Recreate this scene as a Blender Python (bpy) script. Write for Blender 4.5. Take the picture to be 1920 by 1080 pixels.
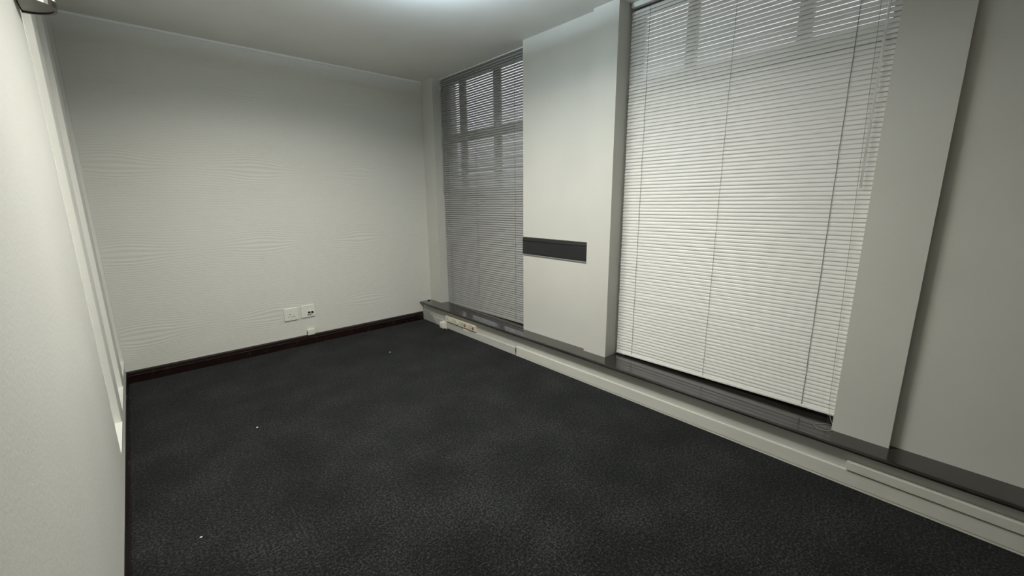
import bpy, bmesh, math, random
from mathutils import Vector, Matrix
random.seed(7)
for o in list(bpy.data.objects): bpy.data.objects.remove(o)
S = bpy.context.scene
COL = S.collection
# ------------------------------------------------------------------ camera
F_PX = 783.43
cd = bpy.data.cameras.new('camera'); cam = bpy.data.objects.new('camera', cd); COL.objects.link(cam)
cd.sensor_width = 36.0; cd.lens = F_PX * 36.0 / 1920.0; cd.clip_start = 0.02
r = Vector((0.74278218, -0.66948673, -0.00788346)); u = Vector((0.14594902, 0.15041367, 0.97779068)); w = Vector((0.65343211, 0.72743607, -0.20943553))
M4 = Matrix(((r.x, u.x, -w.x, 0), (r.y, u.y, -w.y, 0), (r.z, u.z, -w.z, 1.4), (0, 0, 0, 1)))
cam.matrix_world = M4
S.camera = cam
# ------------------------------------------------------------------ world, exposure
wd = bpy.data.worlds.new('overcast_sky'); S.world = wd; wd.use_nodes = True
bg = wd.node_tree.nodes['Background']; bg.inputs[0].default_value = (0.86, 0.90, 0.96, 1); bg.inputs[1].default_value = 1.3
S.view_settings.view_transform = 'Standard'; S.view_settings.look = 'None'
S.view_settings.exposure = 0.0; S.view_settings.gamma = 1.0; S.view_settings.use_curve_mapping = False
MAIN_W = 58.0; MAIN_SPREAD = 157.0; MAIN_COL = (1.0, 0.955, 0.86)
GLOW_ADDED = 2100.0; GLOW_COL = (0.70, 0.87, 1.0)
SCONCE = 9.0

# ------------------------------------------------------------------ materials
def lin(c): return tuple(((v/255)/12.92 if v/255 <= 0.04045 else (((v/255)+0.055)/1.055)**2.4) for v in c) + (1,)
def mat(name, col, rough=0.5, spec=0.5, metal=0.0, coat=0.0):
    m = bpy.data.materials.new(name); m.use_nodes = True
    b = m.node_tree.nodes['Principled BSDF']
    b.inputs['Base Color'].default_value = tuple(col[:3]) + (1,)
    b.inputs['Roughness'].default_value = rough; b.inputs['Specular IOR Level'].default_value = spec
    b.inputs['Metallic'].default_value = metal; b.inputs['Coat Weight'].default_value = coat
    return m
class NG:
    def __init__(s, m): s.m = m; s.t = m.node_tree; s.b = s.t.nodes['Principled BSDF']
    def n(s, typ, **kw):
        x = s.t.nodes.new(typ)
        for k, v in kw.items(): setattr(x, k, v)
        return x
    def l(s, a, b): s.t.links.new(a, b)
    def math(s, op, a, b=None, c=None):
        x = s.n('ShaderNodeMath', operation=op)
        for i, v in enumerate((a, b, c)):
            if v is None: continue
            if isinstance(v, (int, float)): x.inputs[i].default_value = v
            else: s.l(v, x.inputs[i])
        return x.outputs[0]
    def coord(s): return s.n('ShaderNodeTexCoord').outputs['Object']
    def noise(s, vec, scale, detail=3, rough=0.5, sc3=None):
        if sc3:
            mp = s.n('ShaderNodeMapping'); mp.inputs['Scale'].default_value = sc3; s.l(vec, mp.inputs[0]); vec = mp.outputs[0]
        x = s.n('ShaderNodeTexNoise'); x.inputs['Scale'].default_value = scale; x.inputs['Detail'].default_value = detail
        x.inputs['Roughness'].default_value = rough; s.l(vec, x.inputs['Vector']); return x.outputs['Fac']
    def ramp(s, fac, stops):
        x = s.n('ShaderNodeValToRGB'); e = x.color_ramp.elements
        while len(e) < len(stops): e.new(0.5)
        for i, (p, c) in enumerate(stops): e[i].position = p; e[i].color = tuple(c[:3]) + (1,)
        s.l(fac, x.inputs[0]); return x.outputs[0]
    def bump(s, h, strength, dist):
        x = s.n('ShaderNodeBump'); x.inputs['Strength'].default_value = strength; x.inputs['Distance'].default_value = dist
        s.l(h, x.inputs['Height']); s.l(x.outputs[0], s.b.inputs['Normal'])

WALLC = (0.625, 0.62, 0.57)
def paint(name, col, rough, bump_scale, bump_d, tint=0.03):
    m = mat(name, col, rough, 0.35); g = NG(m); c = g.coord()
    n1 = g.noise(c, 1.7, 2); a = [max(0, v*(1-tint)) for v in col]; b = [v*(1+tint) for v in col]
    g.l(g.ramp(n1, [(0.3, a), (0.7, b)]), g.b.inputs['Base Color'])
    g.bump(g.noise(c, bump_scale, 4, 0.6), 0.5, bump_d)
    return m
M_wall = paint('grey_wall_paint', WALLC, 0.55, 55, 0.0012)
M_wall_left = paint('pale_grey_rough_paint', (0.57, 0.57, 0.535), 0.5, 70, 0.0022)
M_ceil = paint('ceiling_paint', (0.92, 0.92, 0.88), 0.6, 40, 0.001)
M_bead = mat('cornice_paint', (0.86, 0.86, 0.82), 0.45)
# ribbed wallpaper with eye shaped swirls (back wall): pure relief
def wallpaper():
    m = mat('ribbed_wallpaper', (0.72, 0.72, 0.67), 0.5, 0.35); g = NG(m); c = g.coord()
    sp = g.n('ShaderNodeSeparateXYZ'); g.l(c, sp.inputs[0]); X, Z = sp.outputs[0], sp.outputs[2]
    wob = g.math('MULTIPLY', g.math('SUBTRACT', g.noise(c, 2.2, 2), 0.5), 0.035)
    V = g.math('DIVIDE', g.math('ADD', g.math('ADD', Z, -0.035), wob), 0.65)
    row = g.math('FLOOR', V)
    U = g.math('ADD', g.math('DIVIDE', g.math('ADD', X, 0.50), 0.92), g.math('MULTIPLY', g.math('FLOORED_MODULO', row, 2.0), 0.04))
    cu = g.math('SUBTRACT', g.math('FRACT', U), 0.5); cv = g.math('SUBTRACT', g.math('FRACT', V), 0.5)
    e = g.math('ADD', g.math('POWER', g.math('DIVIDE', cu, 0.25), 2.0), g.math('POWER', g.math('DIVIDE', cv, 0.19), 2.0))
    ex = g.math('EXPONENT', g.math('MULTIPLY', e, -1.0))
    d = g.math('MULTIPLY', g.math('MULTIPLY', cv, ex), 0.60)
    ph = g.math('MULTIPLY', g.math('SUBTRACT', V, d), 31 * 2 * math.pi)
    sn = g.math('SINE', ph)
    amp = g.math('ADD', g.math('MULTIPLY', g.noise(c, 1.0, 3, 0.6, (7, 7, 22)), 0.50), g.math('MULTIPLY', ex, 0.80))
    rib = g.math('MULTIPLY', sn, amp)
    brk = g.math('MULTIPLY', g.noise(c, 1.0, 3, 0.6, (24, 24, 100)), 1.4)
    fine = g.math('MULTIPLY', g.noise(c, 160, 2), 0.5)
    g.bump(g.math('ADD', g.math('ADD', rib, brk), fine), 0.55, 0.0013)
    return m
M_paper = wallpaper()
def carpet():
    m = mat('charcoal_carpet', (0.02, 0.02, 0.02), 0.95, 0.1); g = NG(m); c = g.coord()
    g.b.inputs['Sheen Weight'].default_value = 0.05; g.b.inputs['Sheen Roughness'].default_value = 0.45
    n1 = g.noise(c, 110, 3, 0.7); n2 = g.noise(c, 3.2, 3); n3 = g.noise(c, 60, 2)
    mix = g.math('ADD', g.math('MULTIPLY', n1, 0.68), g.math('ADD', g.math('MULTIPLY', n2, 0.16), g.math('MULTIPLY', n3, 0.16)))
    g.l(g.ramp(mix, [(0.38, (0.0018, 0.0019, 0.0019)), (0.50, (0.0078, 0.008, 0.0077)), (0.62, (0.042, 0.042, 0.040))]), g.b.inputs['Base Color'])
    g.bump(n1, 0.9, 0.006)
    return m
M_carpet = carpet()
def varnish(name, a, b, rough, coat=0.4):
    m = mat(name, a, rough, 0.5, 0, coat); g = NG(m); c = g.coord()
    n = g.noise(c, 1.0, 4, 0.6, (60, 3, 60))
    g.l(g.ramp(n, [(0.35, a), (0.7, b)]), g.b.inputs['Base Color'])
    g.b.inputs['Coat Roughness'].default_value = rough * 0.6
    rr = g.n('ShaderNodeMapRange'); g.l(g.noise(c, 1.0, 3, 0.6, (25, 2, 25)), rr.inputs[0])
    rr.inputs['To Min'].default_value = rough * 0.7; rr.inputs['To Max'].default_value = rough * 1.4
    g.l(rr.outputs[0], g.b.inputs['Roughness'])
    return m
M_mahog = varnish('dark_mahogany_varnish', (0.006, 0.003, 0.0028), (0.018, 0.007, 0.006), 0.24, 0.25)
M_ledge = varnish('dark_brown_ledge_varnish', (0.013, 0.011, 0.009), (0.030, 0.026, 0.022), 0.13, 0.5)
M_black = varnish('black_rail_paint', (0.011, 0.011, 0.011), (0.017, 0.017, 0.017), 0.42, 0.0)
M_trunk = paint('trunking_paint', (0.54, 0.545, 0.505), 0.42, 30, 0.0006, 0.05)
M_lid = paint('trunking_lid_paint', (0.66, 0.66, 0.60), 0.40, 25, 0.0005, 0.04)
M_gloss = paint('white_gloss_jamb_paint', (0.80, 0.80, 0.755), 0.12, 12, 0.0006, 0.02)
M_frame = paint('window_frame_paint', (0.28, 0.28, 0.27), 0.4, 30, 0.0004)
M_cream = paint('cream_plastic', (0.72, 0.70, 0.56), 0.35, 80, 0.0001, 0.01)
M_white = paint('white_plastic', (0.80, 0.80, 0.73), 0.35, 80, 0.0001, 0.01)
M_slot = mat('dark_slot', (0.01, 0.01, 0.01), 0.6)
M_red = mat('red_rocker', (0.32, 0.03, 0.02), 0.35)
M_greyplastic = mat('grey_plastic', (0.25, 0.25, 0.23), 0.4)
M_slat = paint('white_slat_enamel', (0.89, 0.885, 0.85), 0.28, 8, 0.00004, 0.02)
def translucent(m, amount, col):
    g = NG(m); t_ = g.n('ShaderNodeBsdfTranslucent'); t_.inputs[0].default_value = tuple(col) + (1,)
    mx = g.n('ShaderNodeMixShader'); mx.inputs[0].default_value = amount
    out = g.t.nodes['Material Output']; g.l(g.b.outputs[0], mx.inputs[1]); g.l(t_.outputs[0], mx.inputs[2]); g.l(mx.outputs[0], out.inputs['Surface'])
M_slat_shaded = paint('shaded_slat_enamel', (0.33, 0.33, 0.32), 0.4, 8, 0.0002, 0.02)  # far blind's copy of the slats, darkened in colour to imitate its dimness
translucent(M_slat, 0.10, (0.9, 0.9, 0.87))
M_rail = mat('white_rail_enamel', (0.80, 0.80, 0.77), 0.25)
M_cord = mat('grey_cord', (0.20, 0.20, 0.19), 0.8)
M_palecord = mat('pale_cord', (0.34, 0.34, 0.31), 0.7)
M_tape = paint('masking_tape', (0.40, 0.405, 0.38), 0.30, 60, 0.001, 0.08)
M_chrome = mat('dull_bronze', (0.13, 0.125, 0.11), 0.3, 0.5, 1.0)
M_lint = mat('white_lint', (0.7, 0.7, 0.68), 0.9)
def glass(name, col=(1, 1, 1), rough=0.0):
    m = mat(name, col, rough); b = m.node_tree.nodes['Principled BSDF']
    b.inputs['Transmission Weight'].default_value = 1.0; b.inputs['IOR'].default_value = 1.45; return m
M_glass = glass('window_glass'); M_acrylic = mat('clear_acrylic', (0.85, 0.86, 0.84), 0.08, 0.8); M_acrylic.node_tree.nodes['Principled BSDF'].inputs['Alpha'].default_value = 0.42
M_obscure = mat('obscured_glass', (0.42, 0.43, 0.41), 0.15, 0.6)
def emit(name, col, st):
    m = mat(name, (0.8, 0.8, 0.8), 0.4); b = m.node_tree.nodes['Principled BSDF']
    b.inputs['Emission Color'].default_value = tuple(col) + (1,); b.inputs['Emission Strength'].default_value = st; return m

# ------------------------------------------------------------------ mesh helpers
def link(name, me, m, parent=None):
    o = bpy.data.objects.new(name, me); COL.objects.link(o)
    if m: me.materials.append(m)
    if parent: o.parent = parent; o.matrix_parent_inverse = parent_inv(parent)
    return o
def parent_inv(p):
    mt = Matrix.LocRotScale(p.location, p.rotation_euler, p.scale)
    q = p
    while q.parent:
        q = q.parent; mt = Matrix.LocRotScale(q.location, q.rotation_euler, q.scale) @ mt
    return mt.inverted()
def empty(name, loc=(0, 0, 0)):
    o = bpy.data.objects.new(name, None); COL.objects.link(o); o.location = loc; o.empty_display_size = 0.05; return o
def tag(o, label, cat=None, group=None, kind=None):
    o['label'] = label
    if cat: o['category'] = cat
    if group: o['group'] = group
    if kind: o['kind'] = kind
    return o
def addbox(bm, a, b):
    x0, y0, z0 = a; x1, y1, z1 = b
    v = [bm.verts.new(p) for p in ((x0,y0,z0),(x1,y0,z0),(x1,y1,z0),(x0,y1,z0),(x0,y0,z1),(x1,y0,z1),(x1,y1,z1),(x0,y1,z1))]
    for f in ((0,3,2,1),(4,5,6,7),(0,1,5,4),(1,2,6,5),(2,3,7,6),(3,0,4,7)): bm.faces.new([v[i] for i in f])
def fin(bm, name, m, parent=None, bevel=0, seg=2, smooth=False):
    bmesh.ops.recalc_face_normals(bm, faces=bm.faces)
    if bevel:
        bmesh.ops.bevel(bm, geom=list(bm.edges), offset=bevel, segments=seg, profile=0.5, affect='EDGES')
    me = bpy.data.meshes.new(name); bm.to_mesh(me); bm.free()
    if smooth:
        for p in me.polygons: p.use_smooth = True
    return link(name, me, m, parent)
def box(name, a, b, m, parent=None, bevel=0, seg=2):
    bm = bmesh.new(); addbox(bm, [min(p) for p in zip(a, b)], [max(p) for p in zip(a, b)]); return fin(bm, name, m, parent, bevel, seg)
def boxes(name, lst, m, parent=None, bevel=0):
    bm = bmesh.new()
    for a, b in lst: addbox(bm, a, b)
    return fin(bm, name, m, parent, bevel)
def extrude(name, prof, axis, t0, t1, m, parent=None, smooth=False):
    """prof: list of (p,q); axis 'x': (y,z) ; 'y': (x,z)"""
    bm = bmesh.new(); R = []
    for t in (t0, t1):
        R.append([bm.verts.new((t, p, q) if axis == 'x' else ((p, t, q) if axis == 'y' else (p, q, t))) for p, q in prof])
    n = len(prof)
    for i in range(n): bm.faces.new((R[0][i], R[0][(i+1) % n], R[1][(i+1) % n], R[1][i]))
    bm.faces.new(R[0]); bm.faces.new(list(reversed(R[1])))
    return fin(bm, name, m, parent, smooth=smooth)
def tube(name, pts, rad, m, parent=None, sides=8, cap=True):
    bm = bmesh.new(); rings = []; P = [Vector(p) for p in pts]
    ref = None
    for i, p in enumerate(P):
        d = ((P[min(i+1, len(P)-1)] - P[max(i-1, 0)])).normalized()
        if ref is None: ref = Vector((1, 0, 0)) if abs(d.x) < 0.8 else Vector((0, 1, 0))
        a = (ref - d * ref.dot(d)).normalized(); b = d.cross(a); ref = a
        rr = rad[i] if isinstance(rad, (list, tuple)) else rad
        rings.append([bm.verts.new(p + rr * (math.cos(2*math.pi*k/sides) * a + math.sin(2*math.pi*k/sides) * b)) for k in range(sides)])
    for i in range(len(rings)-1):
        for k in range(sides): bm.faces.new((rings[i][k], rings[i][(k+1) % sides], rings[i+1][(k+1) % sides], rings[i+1][k]))
    if cap: bm.faces.new(list(reversed(rings[0]))); bm.faces.new(rings[-1])
    return fin(bm, name, m, parent, smooth=True)
def struct(o, label): o['kind'] = 'structure'; o['label'] = label; return o

# ------------------------------------------------------------------ room shell
YB, YF = 4.301, -1.5
XL, ZC = -0.204, 2.643
struct(box('floor', (XL-0.3, YF-0.1, -0.1), (2.9, YB+0.1, 0), M_carpet), 'charcoal loop pile carpet covering the whole floor')
struct(box('ceiling', (XL-0.3, YF-0.1, ZC), (2.9, YB+0.1, ZC+0.1), M_ceil), 'plain painted ceiling')
struct(box('wall_back', (XL-0.3, YB, 0), (2.9, YB+0.1, ZC), M_paper), 'far grey wall with ribbed swirl wallpaper')
struct(box('wall_front', (XL-0.3, YF-0.1, 0), (2.9, YF, ZC), M_wall), 'plain grey wall opposite the wallpapered wall')
# left wall: three shallow window recesses with sills
SILL = 0.194; OPEN = ((2.66, 3.06), (3.262, 3.665), (3.900, 4.283)); HEAD = 2.60
ys = [YF] + [v for o in OPEN for v in o] + [YB]
wl = [((XL-0.2, ys[2*i], 0), (XL, ys[2*i+1], ZC)) for i in range(4)]
for a, b in OPEN: wl += [((XL-0.2, a, 0), (XL, b, SILL-0.012)), ((XL-0.2, a, HEAD), (XL, b, ZC))]
struct(boxes('wall_left', wl, M_wall_left), 'pale rough painted wall on the left with three narrow window recesses')
for i, (a, b) in enumerate(OPEN):
    wn = empty('window_%d' % (i+3), (XL-0.09, (a+b)/2, SILL))
    struct(wn, ('nearest', 'middle', 'farthest')[i] + ' narrow recessed window in the left wall')
    D = 0.085
    box('window_sill', (XL-D, a, SILL-0.012), (XL+0.003, b, SILL), M_gloss, wn)
    box('jamb', (XL-D, b-0.006, SILL), (XL-0.001, b, HEAD), M_gloss, wn)
    box('jamb', (XL-D, a, SILL), (XL-0.001, a+0.006, HEAD), M_gloss, wn)
    fx0, fx1 = XL-D, XL-0.026
    box('frame_stile', (fx0, b-0.030, SILL), (fx1, b-0.006, HEAD), M_gloss, wn, 0.002)
    box('frame_stile', (fx0, a+0.006, SILL), (fx1, a+0.030, HEAD), M_gloss, wn, 0.002)
    box('frame_rail', (fx0, a+0.030, SILL), (fx1, b-0.030, SILL+0.03), M_gloss, wn, 0.002)
    box('frame_rail', (fx0, a+0.030, HEAD-0.03), (fx1, b-0.030, HEAD), M_gloss, wn, 0.002)
    box('pane', (fx0+0.02, a+0.028, SILL+0.028), (fx0+0.026, b-0.028, HEAD-0.028), M_obscure, wn)
# window wall: dado under the ledge, piers and pilasters
XO = 2.85; ZL = 0.217
wr = [((2.452, YF, 0), (XO, YB, ZL-0.03)),
      ((2.550, 4.070, ZL-0.03), (XO, YB, ZC)),
      ((2.550, 1.955, ZL-0.03), (XO, 2.684, ZC)),
      ((2.515, 1.752, ZL-0.03), (XO, 1.955, ZC)),
      ((2.530, 0.132, ZL-0.03), (XO, 0.356, ZC)),
      ((2.568, YF, ZL-0.03), (XO, 0.132, ZC))]
struct(boxes('wall_right', wr, M_wall), 'grey window wall with flat piers between the blinds')

# windows behind the venetian blinds
def window(n, y0, y1, mull, trans, label, zm0=None):
    wn = struct(empty('window_%d' % n, (2.72, (y0+y1)/2, ZL)), label)
    x0, x1 = 2.70, 2.75
    box('frame_stile', (x0, y0, ZL), (x1, y0+0.05, ZC), M_frame, wn)
    box('frame_stile', (x0, y1-0.05, ZL), (x1, y1, ZC), M_frame, wn)
    box('frame_rail', (x0, y0+0.05, ZL), (x1, y1-0.05, ZL+0.10), M_mahog, wn)
    box('frame_rail', (x0, y0+0.05, ZC-0.06), (x1, y1-0.05, ZC), M_frame, wn)
    ye = [y0+0.05]
    for m, wd_ in mull:
        box('mullion', (x0+0.004, m-wd_/2, zm0 or ZL+0.10), (x1-0.004, m+wd_/2, ZC-0.06), M_frame, wn); ye += [m-wd_/2, m+wd_/2]
    ye.append(y1-0.05)
    ze = [ZL+0.10]
    for a, b in trans:
        box('transom', (x0+0.002, y0+0.05, a), (x1-0.002, y1-0.05, b), M_frame, wn)
        ze += [a, b]
    ze.append(ZC-0.06)
    for j in range(0, len(ze), 2):
        yy = [y0+0.05, y1-0.05] if (zm0 and ze[j] < zm0) else ye
        for k in range(0, len(yy), 2):
            box('pane', (x0+0.022, yy[k]-0.004, ze[j]-0.004), (x0+0.027, yy[k+1]+0.004, ze[j+1]+0.004), M_glass, wn)
window(1, 2.684, 4.070, ((3.215, 0.075), (3.765, 0.075)), ((1.42, 1.50), (1.985, 2.08)), 'paned window behind the far venetian blind')
window(2, 0.356, 1.752, ((0.755, 0.06), (1.355, 0.06)), ((2.09, 2.165),), 'paned window behind the near venetian blind', 2.165)

# outside: paved yard and an added unseen wall that blocks low sky from the near window
M_yard = paint('outside_paving', (0.16, 0.16, 0.15), 0.8, 6, 0.004, 0.1)
M_blocker = paint('sky_blocker_dark', (0.13, 0.125, 0.12), 0.8, 14, 0.004, 0.06)
struct(box('floor_outside', (XO+0.02, -12, -3.2), (16, 16, -3.0), M_yard), 'grey paved yard outside the windows')
struct(box('wall_sky_blocker', (9.0, -14, -3.0), (9.4, 6.4, 4.0), M_blocker), 'unseen dark wall added across the yard to block low sky from the near window')  # added wall, keeps bright sky out of the near blind's lower slits
# cornice beads
struct(extrude('trim_1', [(YB, ZC), (YB-0.012, ZC), (YB-0.014, ZC-0.006), (YB-0.011, ZC-0.014), (YB, ZC-0.018)], 'x', XL, 2.55, M_bead), 'thin pale cornice bead where the far wall meets the ceiling')
# ledge along the window wall: nosed front
nose = [(2.4065 + 0.0115*math.cos(math.pi/2 + a_*math.pi/12), ZL-0.0115 + 0.0115*math.sin(math.pi/2 + a_*math.pi/12)) for a_ in range(0, 13)] + [(2.436, ZL-0.0235), (2.440, ZL-0.029), (2.702, ZL-0.029), (2.702, ZL)]
struct(extrude('trim_2', nose, 'y', YF, YB, M_ledge), 'dark varnished wooden ledge running under both blinds')
# trunking on the lower wall = baseboard_right with lids
br = struct(empty('baseboard_right', (2.43, 1.4, 0)), 'painted cable trunking along the foot of the window wall')
box('trunking_body', (2.4430, YF, 0.0), (2.452, YB, ZL-0.029), M_trunk, br)
box('lower_lid', (2.4265, YF, 0.012), (2.4430, 2.652, 0.085), M_lid, br, 0.0012)
box('foot_strip', (2.4275, YF, 0.0), (2.4430, 2.66, 0.010), M_lid, br)
box('upper_lid', (2.4185, YF, 0.091), (2.4430, 0.262, 0.136), M_lid, br, 0.003)
box('cable_hole', (2.4305, 2.653, 0.028), (2.4430, 2.668, 0.067), M_slot, br)
box('socket_lid', (2.4285, 2.668, 0.0), (2.4430, YB, 0.072), M_trunk, br, 0.001)
# skirting boards
def skirt(yb, s):  # profile in (y,z)
    return [(yb, 0), (yb-0.020, 0), (yb-0.020, 0.052), (yb-0.023, 0.056), (yb-0.023, 0.061), (yb-0.019, 0.064), (yb-0.018, 0.072), (yb-0.017, 0.082), (yb-0.015, 0.090), (yb-0.006, 0.0945), (yb, 0.096)]
struct(extrude('baseboard_back', skirt(YB, 1), 'x', XL, 2.428, M_mahog), 'dark mahogany moulded skirting along the far wall')
pl = [(XL, 0), (XL+0.009, 0), (XL+0.009, 0.060), (XL+0.0105, 0.064), (XL+0.0075, 0.072), (XL+0.006, 0.082), (XL+0.002, 0.092), (XL, 0.093)]
struct(extrude('baseboard_left', pl, 'y', YF, YB, M_mahog), 'dark mahogany skirting along the left wall')
# black dado rail across the recessed pier panel
dr = [(2.551, 0.921), (2.538, 0.921), (2.532, 0.926), (2.530, 0.934), (2.530, 1.030), (2.533, 1.033), (2.527, 1.036), (2.524, 1.042), (2.527, 1.048), (2.532, 1.054), (2.534, 1.062), (2.540, 1.070), (2.551, 1.070)]
dr = [(2.551-(2.551-a_)*0.45, b_) for a_, b_ in dr]
dd = struct(extrude('trim_4', dr, 'y', 1.956, 2.683, M_black), 'short black dado rail on the pier between the two blinds')
box('lower_bead', (2.5405, 1.956, 0.914), (2.551, 2.683, 0.9215), M_greyplastic, dd)

# ------------------------------------------------------------------ venetian blinds
def slat_mesh(length, theta, sm):
    bm = bmesh.new(); n = 6; W = 0.025; crown = 0.0030; th = 0.0004
    ct, st = math.cos(theta), math.sin(theta)
    R = [[], []]
    for i in range(n+1):
        s = (i/n - 0.5); a = s*W; cc = crown*(1-(2*s)**2)   # sheet aluminium-thin vinyl, crowned towards the room
        for k, y in enumerate((-length/2, length/2)): R[k].append(bm.verts.new((a*ct - cc*st, y, a*st + cc*ct)))
    for i in range(n):
        f = bm.faces.new((R[0][i], R[1][i], R[1][i+1], R[0][i+1])); f.smooth = True
    me = bpy.data.meshes.new('slat'); bm.to_mesh(me); bm.free(); me.materials.append(sm)
    return me
def blind(label, y0, y1, xc, zr0, zr1, ztop, pitch, theta, ladders, jitter, hr=0.030, topopen=0.0, sm=None):
    """zr0/zr1: bottom rail height at y0 / y1"""
    t = empty('venetian_blind', (xc, (y0+y1)/2, min(zr0, zr1)))
    tag(t, label, 'blind', 'venetian blinds')
    box('headrail', (xc-0.016, y0+0.003, ztop-hr), (xc+0.016, y1-0.003, ztop), M_rail, t, 0.002)
    ym = (y0+y1)/2; L = y1-y0
    tilt = math.atan2(zr1-zr0, L)
    me = slat_mesh(L-0.010, theta, sm); zm = (zr0+zr1)/2
    inv = parent_inv(t)
    n = int((ztop-hr-0.004-zm-0.018)/pitch)
    for i in range(n):
        o = bpy.data.objects.new('slat', me); COL.objects.link(o); o.parent = t; o.matrix_parent_inverse = inv
        fr = i/n
        o.location = (xc + random.uniform(-.0006, .0006), ym + random.uniform(-.0012, .0012), zm+0.026+i*pitch + random.uniform(-.0005, .0005))
        o.rotation_euler = (tilt*(1-fr) + random.uniform(-.0007, .0007), random.uniform(-jitter, jitter) + topopen*max(0.0, (fr-0.66)/0.34)**0.6, 0)
    bm = bmesh.new(); addbox(bm, (xc-0.011, -L/2+0.004, -0.0), (xc+0.011, L/2-0.004, 0.015))
    bmesh.ops.bevel(bm, geom=list(bm.edges), offset=0.003, segments=2, affect='EDGES')
    bmesh.ops.rotate(bm, verts=bm.verts, cent=(0, 0, 0), matrix=Matrix.Rotation(tilt, 3, 'X'))
    bmesh.ops.translate(bm, verts=bm.verts, vec=(0, ym, zm)); fin(bm, 'bottom_rail', M_rail if sm is M_slat else M_slat_shaded, t)
    for yl, rad, xo in ladders:
        zb = zr0 + (zr1-zr0)*(yl-y0)/L
        pts = [(xc-xo + 0.0006*math.sin(i*1.7), yl + 0.0009*math.sin(i*2.3), zb + (ztop-0.03-zb)*i/24) for i in range(25)]
        tube('ladder_cord', pts, rad, M_cord, t, 6)
    return t
b1 = blind('venetian blind with shade put into its grey slats, in the far alcove beside the wallpapered wall', 2.687, 4.064, 2.648, 0.226, 0.208, ZC-0.004, 0.0219, math.radians(62.5),
           ((2.885, 0.0013, 0.010), (3.45, 0.0009, 0.010), (3.955, 0.0011, 0.010)), 0.018, 0.010, 0.0, M_slat_shaded)
b2 = blind('wide bright white venetian blind with a clear tilt wand, nearest the right', 0.364, 1.746, 2.652, 0.245, 0.228, ZC-0.002, 0.0221, math.radians(68.5),
           ((0.521, 0.0013, 0.0065), (1.076, 0.0008, 0.0065), (1.608, 0.0011, 0.0065)), 0.014, 0.030, math.radians(0.5), M_slat)
# far blind: thin wand hooked at its left end
tube('wand_hook', [(2.634, 4.040, 2.575), (2.630, 4.040, 2.545), (2.630, 4.040, 2.520)], [0.002, 0.006, 0.008], M_white, b1, 8)
tube('tilt_wand', [(2.628, 4.042, 2.52), (2.628, 4.048, 2.0), (2.628, 4.050, 1.45)], 0.0028, M_acrylic, b1, 6)
# near blind: acrylic wand and lift cord
tube('tilt_wand', [(2.626, 0.412, 2.60), (2.627, 0.414, 2.0), (2.628, 0.412, 1.435)], 0.0055, M_acrylic, b2, 6)
tube('wand_hook', [(2.630, 0.412, 2.62), (2.626, 0.412, 2.59)], 0.003, M_white, b2, 8)
pts = [(2.6365, 0.455-0.0024*i, 2.6-0.096*i) for i in range(25)]
x0_, y0_, z0_ = pts[-1]
loop = [(2.630, 0.389, 0.262), (2.612, 0.378, 0.238), (2.590, 0.362, 0.2215), (2.566, 0.352, 0.2195), (2.540, 0.350, 0.2195), (2.508, 0.358, 0.2195), (2.492, 0.385, 0.2195), (2.498, 0.412, 0.2195), (2.520, 0.428, 0.2195), (2.548, 0.420, 0.2195), (2.572, 0.398, 0.2195), (2.585, 0.372, 0.2195)]
def catmull(P, n=5):
    P = [Vector(p) for p in P]; out = []
    for i in range(len(P)-1):
        a, b, c, d = P[max(i-1, 0)], P[i], P[i+1], P[min(i+2, len(P)-1)]
        for k in range(n):
            t = k/n; out.append(0.5*((2*b)+(c-a)*t+(2*a-5*b+4*c-d)*t*t+(3*b-a-3*c+d)*t**3))
    return out+[P[-1]]
tube('lift_cord', pts + [tuple(v) for v in catmull(loop)], 0.0011, M_palecord, b2, 6)

# ------------------------------------------------------------------ sockets on the far wall
def plate_screws(t, xs, y):
    for x, z in xs:
        tube('screw', [(x, y-0.0005, z), (x, y-0.0022, z)], 0.0032, M_greyplastic, t, 8)
yw = YB
t = tag(empty('wall_socket', (1.006, yw, 0.33)), 'white square switched power socket, left of the two wall plates', 'socket')
box('face_plate', (0.946, yw-0.011, 0.269), (1.067, yw+0.001, 0.390), M_white, t, 0.004)
for x, z, s in ((0.9985, 0.330, 0.0055), (0.985, 0.307, 0.0045), (1.012, 0.307, 0.0045)):
    tube('pin_hole', [(x, yw-0.0105, z), (x, yw-0.0118, z)], s, M_greyplastic, t, 10)
box('rocker_switch', (1.027, yw-0.017, 0.306), (1.041, yw-0.010, 0.340), M_white, t, 0.002)
box('rocker_painted_shade', (1.025, yw-0.0116, 0.3025), (1.043, yw-0.0105, 0.306), M_greyplastic, t)  # grey strip paints the shade below the rocker
plate_screws(t, ((1.006, 0.362), (1.006, 0.287)), yw-0.010)
t = tag(empty('data_outlet', (1.158, yw, 0.333)), 'white square data plate with dark ports, right of the two wall plates', 'socket')
box('face_plate', (1.096, yw-0.011, 0.273), (1.220, yw+0.001, 0.396), M_white, t, 0.004)
box('port_module', (1.150, yw-0.016, 0.289), (1.212, yw-0.010, 0.336), M_white, t, 0.002)
box('port', (1.157, yw-0.0175, 0.313), (1.180, yw-0.0155, 0.331), M_slot, t)
box('port', (1.186, yw-0.0175, 0.309), (1.208, yw-0.0155, 0.331), M_slot, t)
box('port_label', (1.154, yw-0.0172, 0.293), (1.170, yw-0.0155, 0.306), M_greyplastic, t)
box('port_latch', (1.176, yw-0.0172, 0.296), (1.184, yw-0.0155, 0.307), M_slot, t)
plate_screws(t, ((1.158, 0.380),), yw-0.010)
t = tag(empty('junction_box', (1.163, yw, 0.096)), 'small white junction box sitting on the dark skirting', 'junction box')
box('body', (1.131, yw-0.030, 0.0955), (1.196, yw+0.001, 0.153), M_white, t, 0.004)
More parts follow.
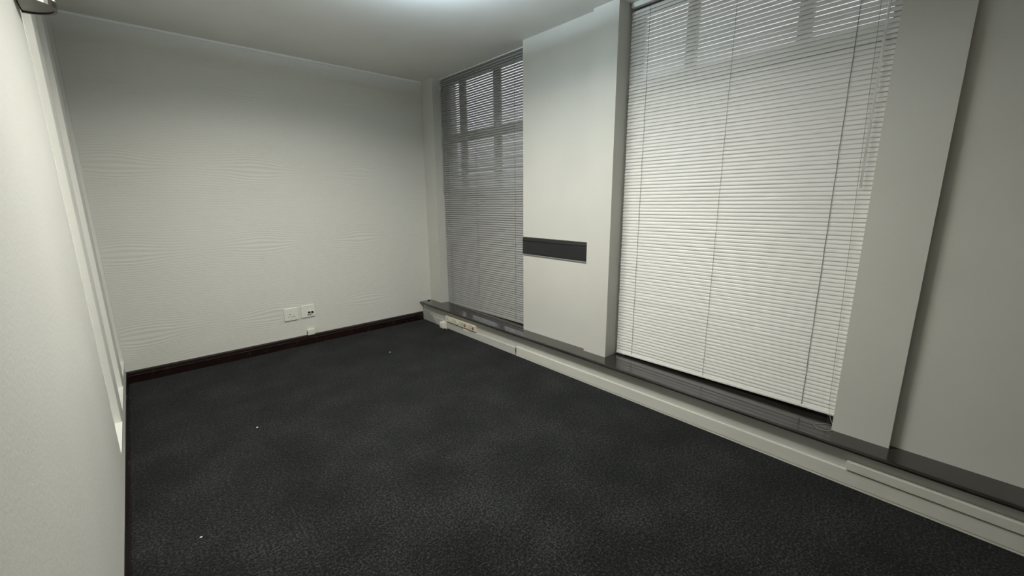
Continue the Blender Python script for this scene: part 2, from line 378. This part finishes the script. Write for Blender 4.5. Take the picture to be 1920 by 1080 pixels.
box('jack', (1.128, yw-0.024, 0.106), (1.1315, yw-0.008, 0.132), M_slot, t)
tube('screw', [(1.183, yw-0.0295, 0.122), (1.183, yw-0.0315, 0.122)], 0.0032, M_greyplastic, t, 8)
# ------------------------------------------------------------------ outlets on the trunking
xt = 2.430
t = tag(empty('outlet_strip', (xt, 3.53, 0.08)), 'cream four gang outlet strip on the trunking with two red switches', 'socket')
y0, y1 = 3.250, 3.800; st = (y1-y0)/4
box('back_plate', (xt-0.006, y0, 0.078), (xt+0.0130, y1, 0.146), M_cream, t, 0.003)
for k in range(4):
    a = y0+k*st
    box('module', (xt-0.012, a+0.004, 0.083), (xt-0.006, a+st-0.004, 0.141), M_cream, t, 0.002)
    yc = a+st/2
    if k < 2:
        for dy, dz in ((0.004, 0.016), (-0.014+0.036, -0.006), (-0.008, -0.006)):
            tube('pin_hole', [(xt-0.0118, yc+dy+0.012, 0.112+dz), (xt-0.0128, yc+dy+0.012, 0.112+dz)], 0.005, M_slot, t, 8)
        box('red_switch', (xt-0.017, yc-0.036, 0.096), (xt-0.0115, yc-0.020, 0.124), M_red, t, 0.0015)
    else:
        box('rocker_switch', (xt-0.022, yc-0.040, 0.096), (xt-0.0115, yc-0.014, 0.130), M_white, t, 0.003)
        tube('pin_hole', [(xt-0.0118, yc+0.02, 0.112), (xt-0.0128, yc+0.02, 0.112)], 0.005, M_greyplastic, t, 8)
t = tag(empty('plug_adapter', (2.40, 3.815, 0.0)), 'white boxy plug adapter standing on the carpet under the outlet strip', 'plug')
box('body', (2.372, 3.775, 0.004), (2.426, 3.850, 0.074), M_white, t, 0.007)
box('cover_ridge', (2.369, 3.783, 0.014), (2.3725, 3.842, 0.060), M_white, t, 0.001)
tube('cord_stub', [(2.40, 3.776, 0.012), (2.402, 3.762, 0.007), (2.406, 3.748, 0.004)], 0.004, M_white, t, 8)
t = box('masking_tape', (2.4265, 3.39, 0.046), (2.4285, 3.475, 0.064), M_white, None); t.location.x -= 0.0
tag(t, 'small white tape scrap stuck under the outlet strip', 'tape')
bm = bmesh.new()
pp = [(4.285, 0.012), (4.02, 0.004), (3.99, 0.02), (4.08, 0.085), (4.17, 0.135), (4.285, 0.140)]
v0 = [bm.verts.new((2.4240 + 0.0008*math.sin(i*2), y, z)) for i, (y, z) in enumerate(pp)]; v1 = [bm.verts.new((2.4290, y, z)) for y, z in pp]
bm.faces.new(v0); bm.faces.new(v1[::-1])
for i in range(6): bm.faces.new((v0[i], v0[(i+1) % 6], v1[(i+1) % 6], v1[i]))
tag(fin(bm, 'tape_patch', M_tape), 'wrinkled grey tape patch at the corner end of the trunking', 'tape')
# little cable clip in the corner of the ledge
t = tag(empty('cable_clip', (2.50, 4.26, ZL)), 'tiny dark cable clip left in the corner of the ledge', 'clip')
box('clip_base', (2.493, 4.262, ZL), (2.515, 4.290, ZL+0.010), M_slot, t, 0.002)
tube('clip_tail', [(2.503, 4.276, ZL+0.008), (2.506, 4.284, ZL+0.022), (2.513, 4.290, ZL+0.030)], [0.006, 0.004, 0.002], M_white, t, 8)

# ------------------------------------------------------------------ wall lamp by the left windows
M_sc = emit('lamp_glass', (1.0, 0.97, 0.86), SCONCE)
lc = Vector((XL, 2.60, 2.150)); RR = 0.105; HH = 0.24
t = tag(empty('wall_lamp', lc), 'half round metal framed wall lamp with lit glass panels high on the left wall', 'lamp')
def arc_shell(name, r0, r1, z0, z1, a0, a1, n, m):
    bm = bmesh.new(); ring = []
    for i in range(n+1):
        a = a0+(a1-a0)*i/n; ring.append([bm.verts.new((lc.x+rr*math.sin(a), lc.y-rr*math.cos(a), z)) for rr, z in ((r0, z0), (r1, z0), (r1, z1), (r0, z1))])
    for i in range(n):
        for k in range(4): bm.faces.new((ring[i][k], ring[i][(k+1) % 4], ring[i+1][(k+1) % 4], ring[i+1][k]))
    bm.faces.new(ring[0]); bm.faces.new(ring[-1][::-1])
    return fin(bm, name, m, t)
arc_shell('bottom_tray', 0.001, RR, lc.z, lc.z+0.004, 0, math.pi, 20, M_chrome)
arc_shell('bottom_rim', RR-0.006, RR+0.004, lc.z-0.004, lc.z+0.022, 0, math.pi, 20, M_chrome)
arc_shell('top_rim', RR-0.006, RR+0.004, lc.z+HH-0.016, lc.z+HH, 0, math.pi, 20, M_chrome)
for k in range(4):
    a0 = math.pi*k/4; a1 = math.pi*(k+1)/4
    arc_shell('glass_panel', RR-0.004, RR-0.001, lc.z+0.022, lc.z+HH-0.016, a0+0.09, a1-0.09, 5, M_sc)
for k in range(5):
    a = math.pi*k/4; arc_shell('frame_bar', RR-0.007, RR+0.003, lc.z+0.02, lc.z+HH-0.01, max(0, a-0.1), min(math.pi, a+0.1), 2, M_chrome)
box('wall_plate', (XL-0.001, lc.y-RR, lc.z), (XL+0.004, lc.y+RR, lc.z+HH), M_chrome, t)

# ------------------------------------------------------------------ ceiling light, and an added uplight for the ceiling glow
t = tag(empty('ceiling_light', (0.94, 2.02, ZC)), 'recessed rectangular ceiling light panel above the middle of the room', 'lamp')
X0, X1, Y0, Y1 = 0.80, 1.08, 1.35, 2.68
boxes('frame', [((X0-0.03, Y0-0.03, ZC-0.012), (X1+0.03, Y0, ZC)), ((X0-0.03, Y1, ZC-0.012), (X1+0.03, Y1+0.03, ZC)), ((X0-0.03, Y0, ZC-0.012), (X0, Y1, ZC)), ((X1, Y0, ZC-0.012), (X1+0.03, Y1, ZC))], M_rail, t)
box('diffuser', (X0, Y0, ZC-0.006), (X1, Y1, ZC-0.001), M_rail, t)
ld = bpy.data.lights.new('tube_light', 'AREA'); ld.shape = 'RECTANGLE'; ld.size = X1-X0; ld.size_y = Y1-Y0; ld.energy = MAIN_W; ld.color = MAIN_COL; ld.spread = math.radians(MAIN_SPREAD)
lo = bpy.data.objects.new('tube_light', ld); COL.objects.link(lo); lo.parent = t; lo.matrix_parent_inverse = parent_inv(t); lo.location = ((X0+X1)/2, (Y0+Y1)/2, ZC-0.013)
px_, py_, pz_ = 1.26, 2.02, 2.50  # added unseen uplight, stands in for bluish lens glare on the ceiling
t = tag(empty('added_glow_uplight', (px_, py_, ZC)), 'unseen pendant bowl added to throw a cool glow up at the ceiling', 'lamp')
tube('canopy', [(px_, py_, ZC), (px_, py_, ZC-0.012)], 0.04, M_rail, t, 20)
tube('stem', [(px_, py_, ZC-0.012), (px_, py_, pz_-0.03)], 0.005, M_rail, t, 10)
bm = bmesh.new(); prof = [(0.008, -0.036), (0.040, -0.030), (0.060, -0.016), (0.070, 0.004), (0.067, 0.004), (0.057, -0.013), (0.036, -0.026), (0.008, -0.031)]
rings = [[bm.verts.new((px_+q*math.cos(2*math.pi*k/28), py_+q*math.sin(2*math.pi*k/28), pz_+z)) for k in range(28)] for q, z in prof]
for a_ in range(len(prof)):
    for k in range(28): bm.faces.new((rings[a_][k], rings[a_][(k+1) % 28], rings[(a_+1) % len(prof)][(k+1) % 28], rings[(a_+1) % len(prof)][k]))
fin(bm, 'bowl', M_rail, t, smooth=True)
tube('glow_disc', [(px_, py_, pz_-0.006), (px_, py_, pz_+0.004)], 0.058, emit('added_glow_emitter', GLOW_COL, GLOW_ADDED), t, 28)

# ------------------------------------------------------------------ lint on the carpet
for i, (x, y, s, l) in enumerate(((0.0245, 2.02, 0.006, 'white lint fleck on the carpet nearest the bottom left'), (1.62, 3.52, 0.008, 'white lint fleck on the carpet near the outlet strip'), (0.40, 2.86, 0.007, 'white lint fleck on the carpet in front of the wall plates'))):
    bm = bmesh.new(); bmesh.ops.create_icosphere(bm, subdivisions=1, radius=1.0)
    bmesh.ops.scale(bm, verts=bm.verts, vec=(s, s*0.5, s*0.35))
    for v in bm.verts: v.co += Vector((random.uniform(-.2, .2)*s, random.uniform(-.2, .2)*s, 0))
    bmesh.ops.translate(bm, verts=bm.verts, vec=(x, y, s*0.33)); tag(fin(bm, 'lint_fleck', M_lint), l, 'lint')
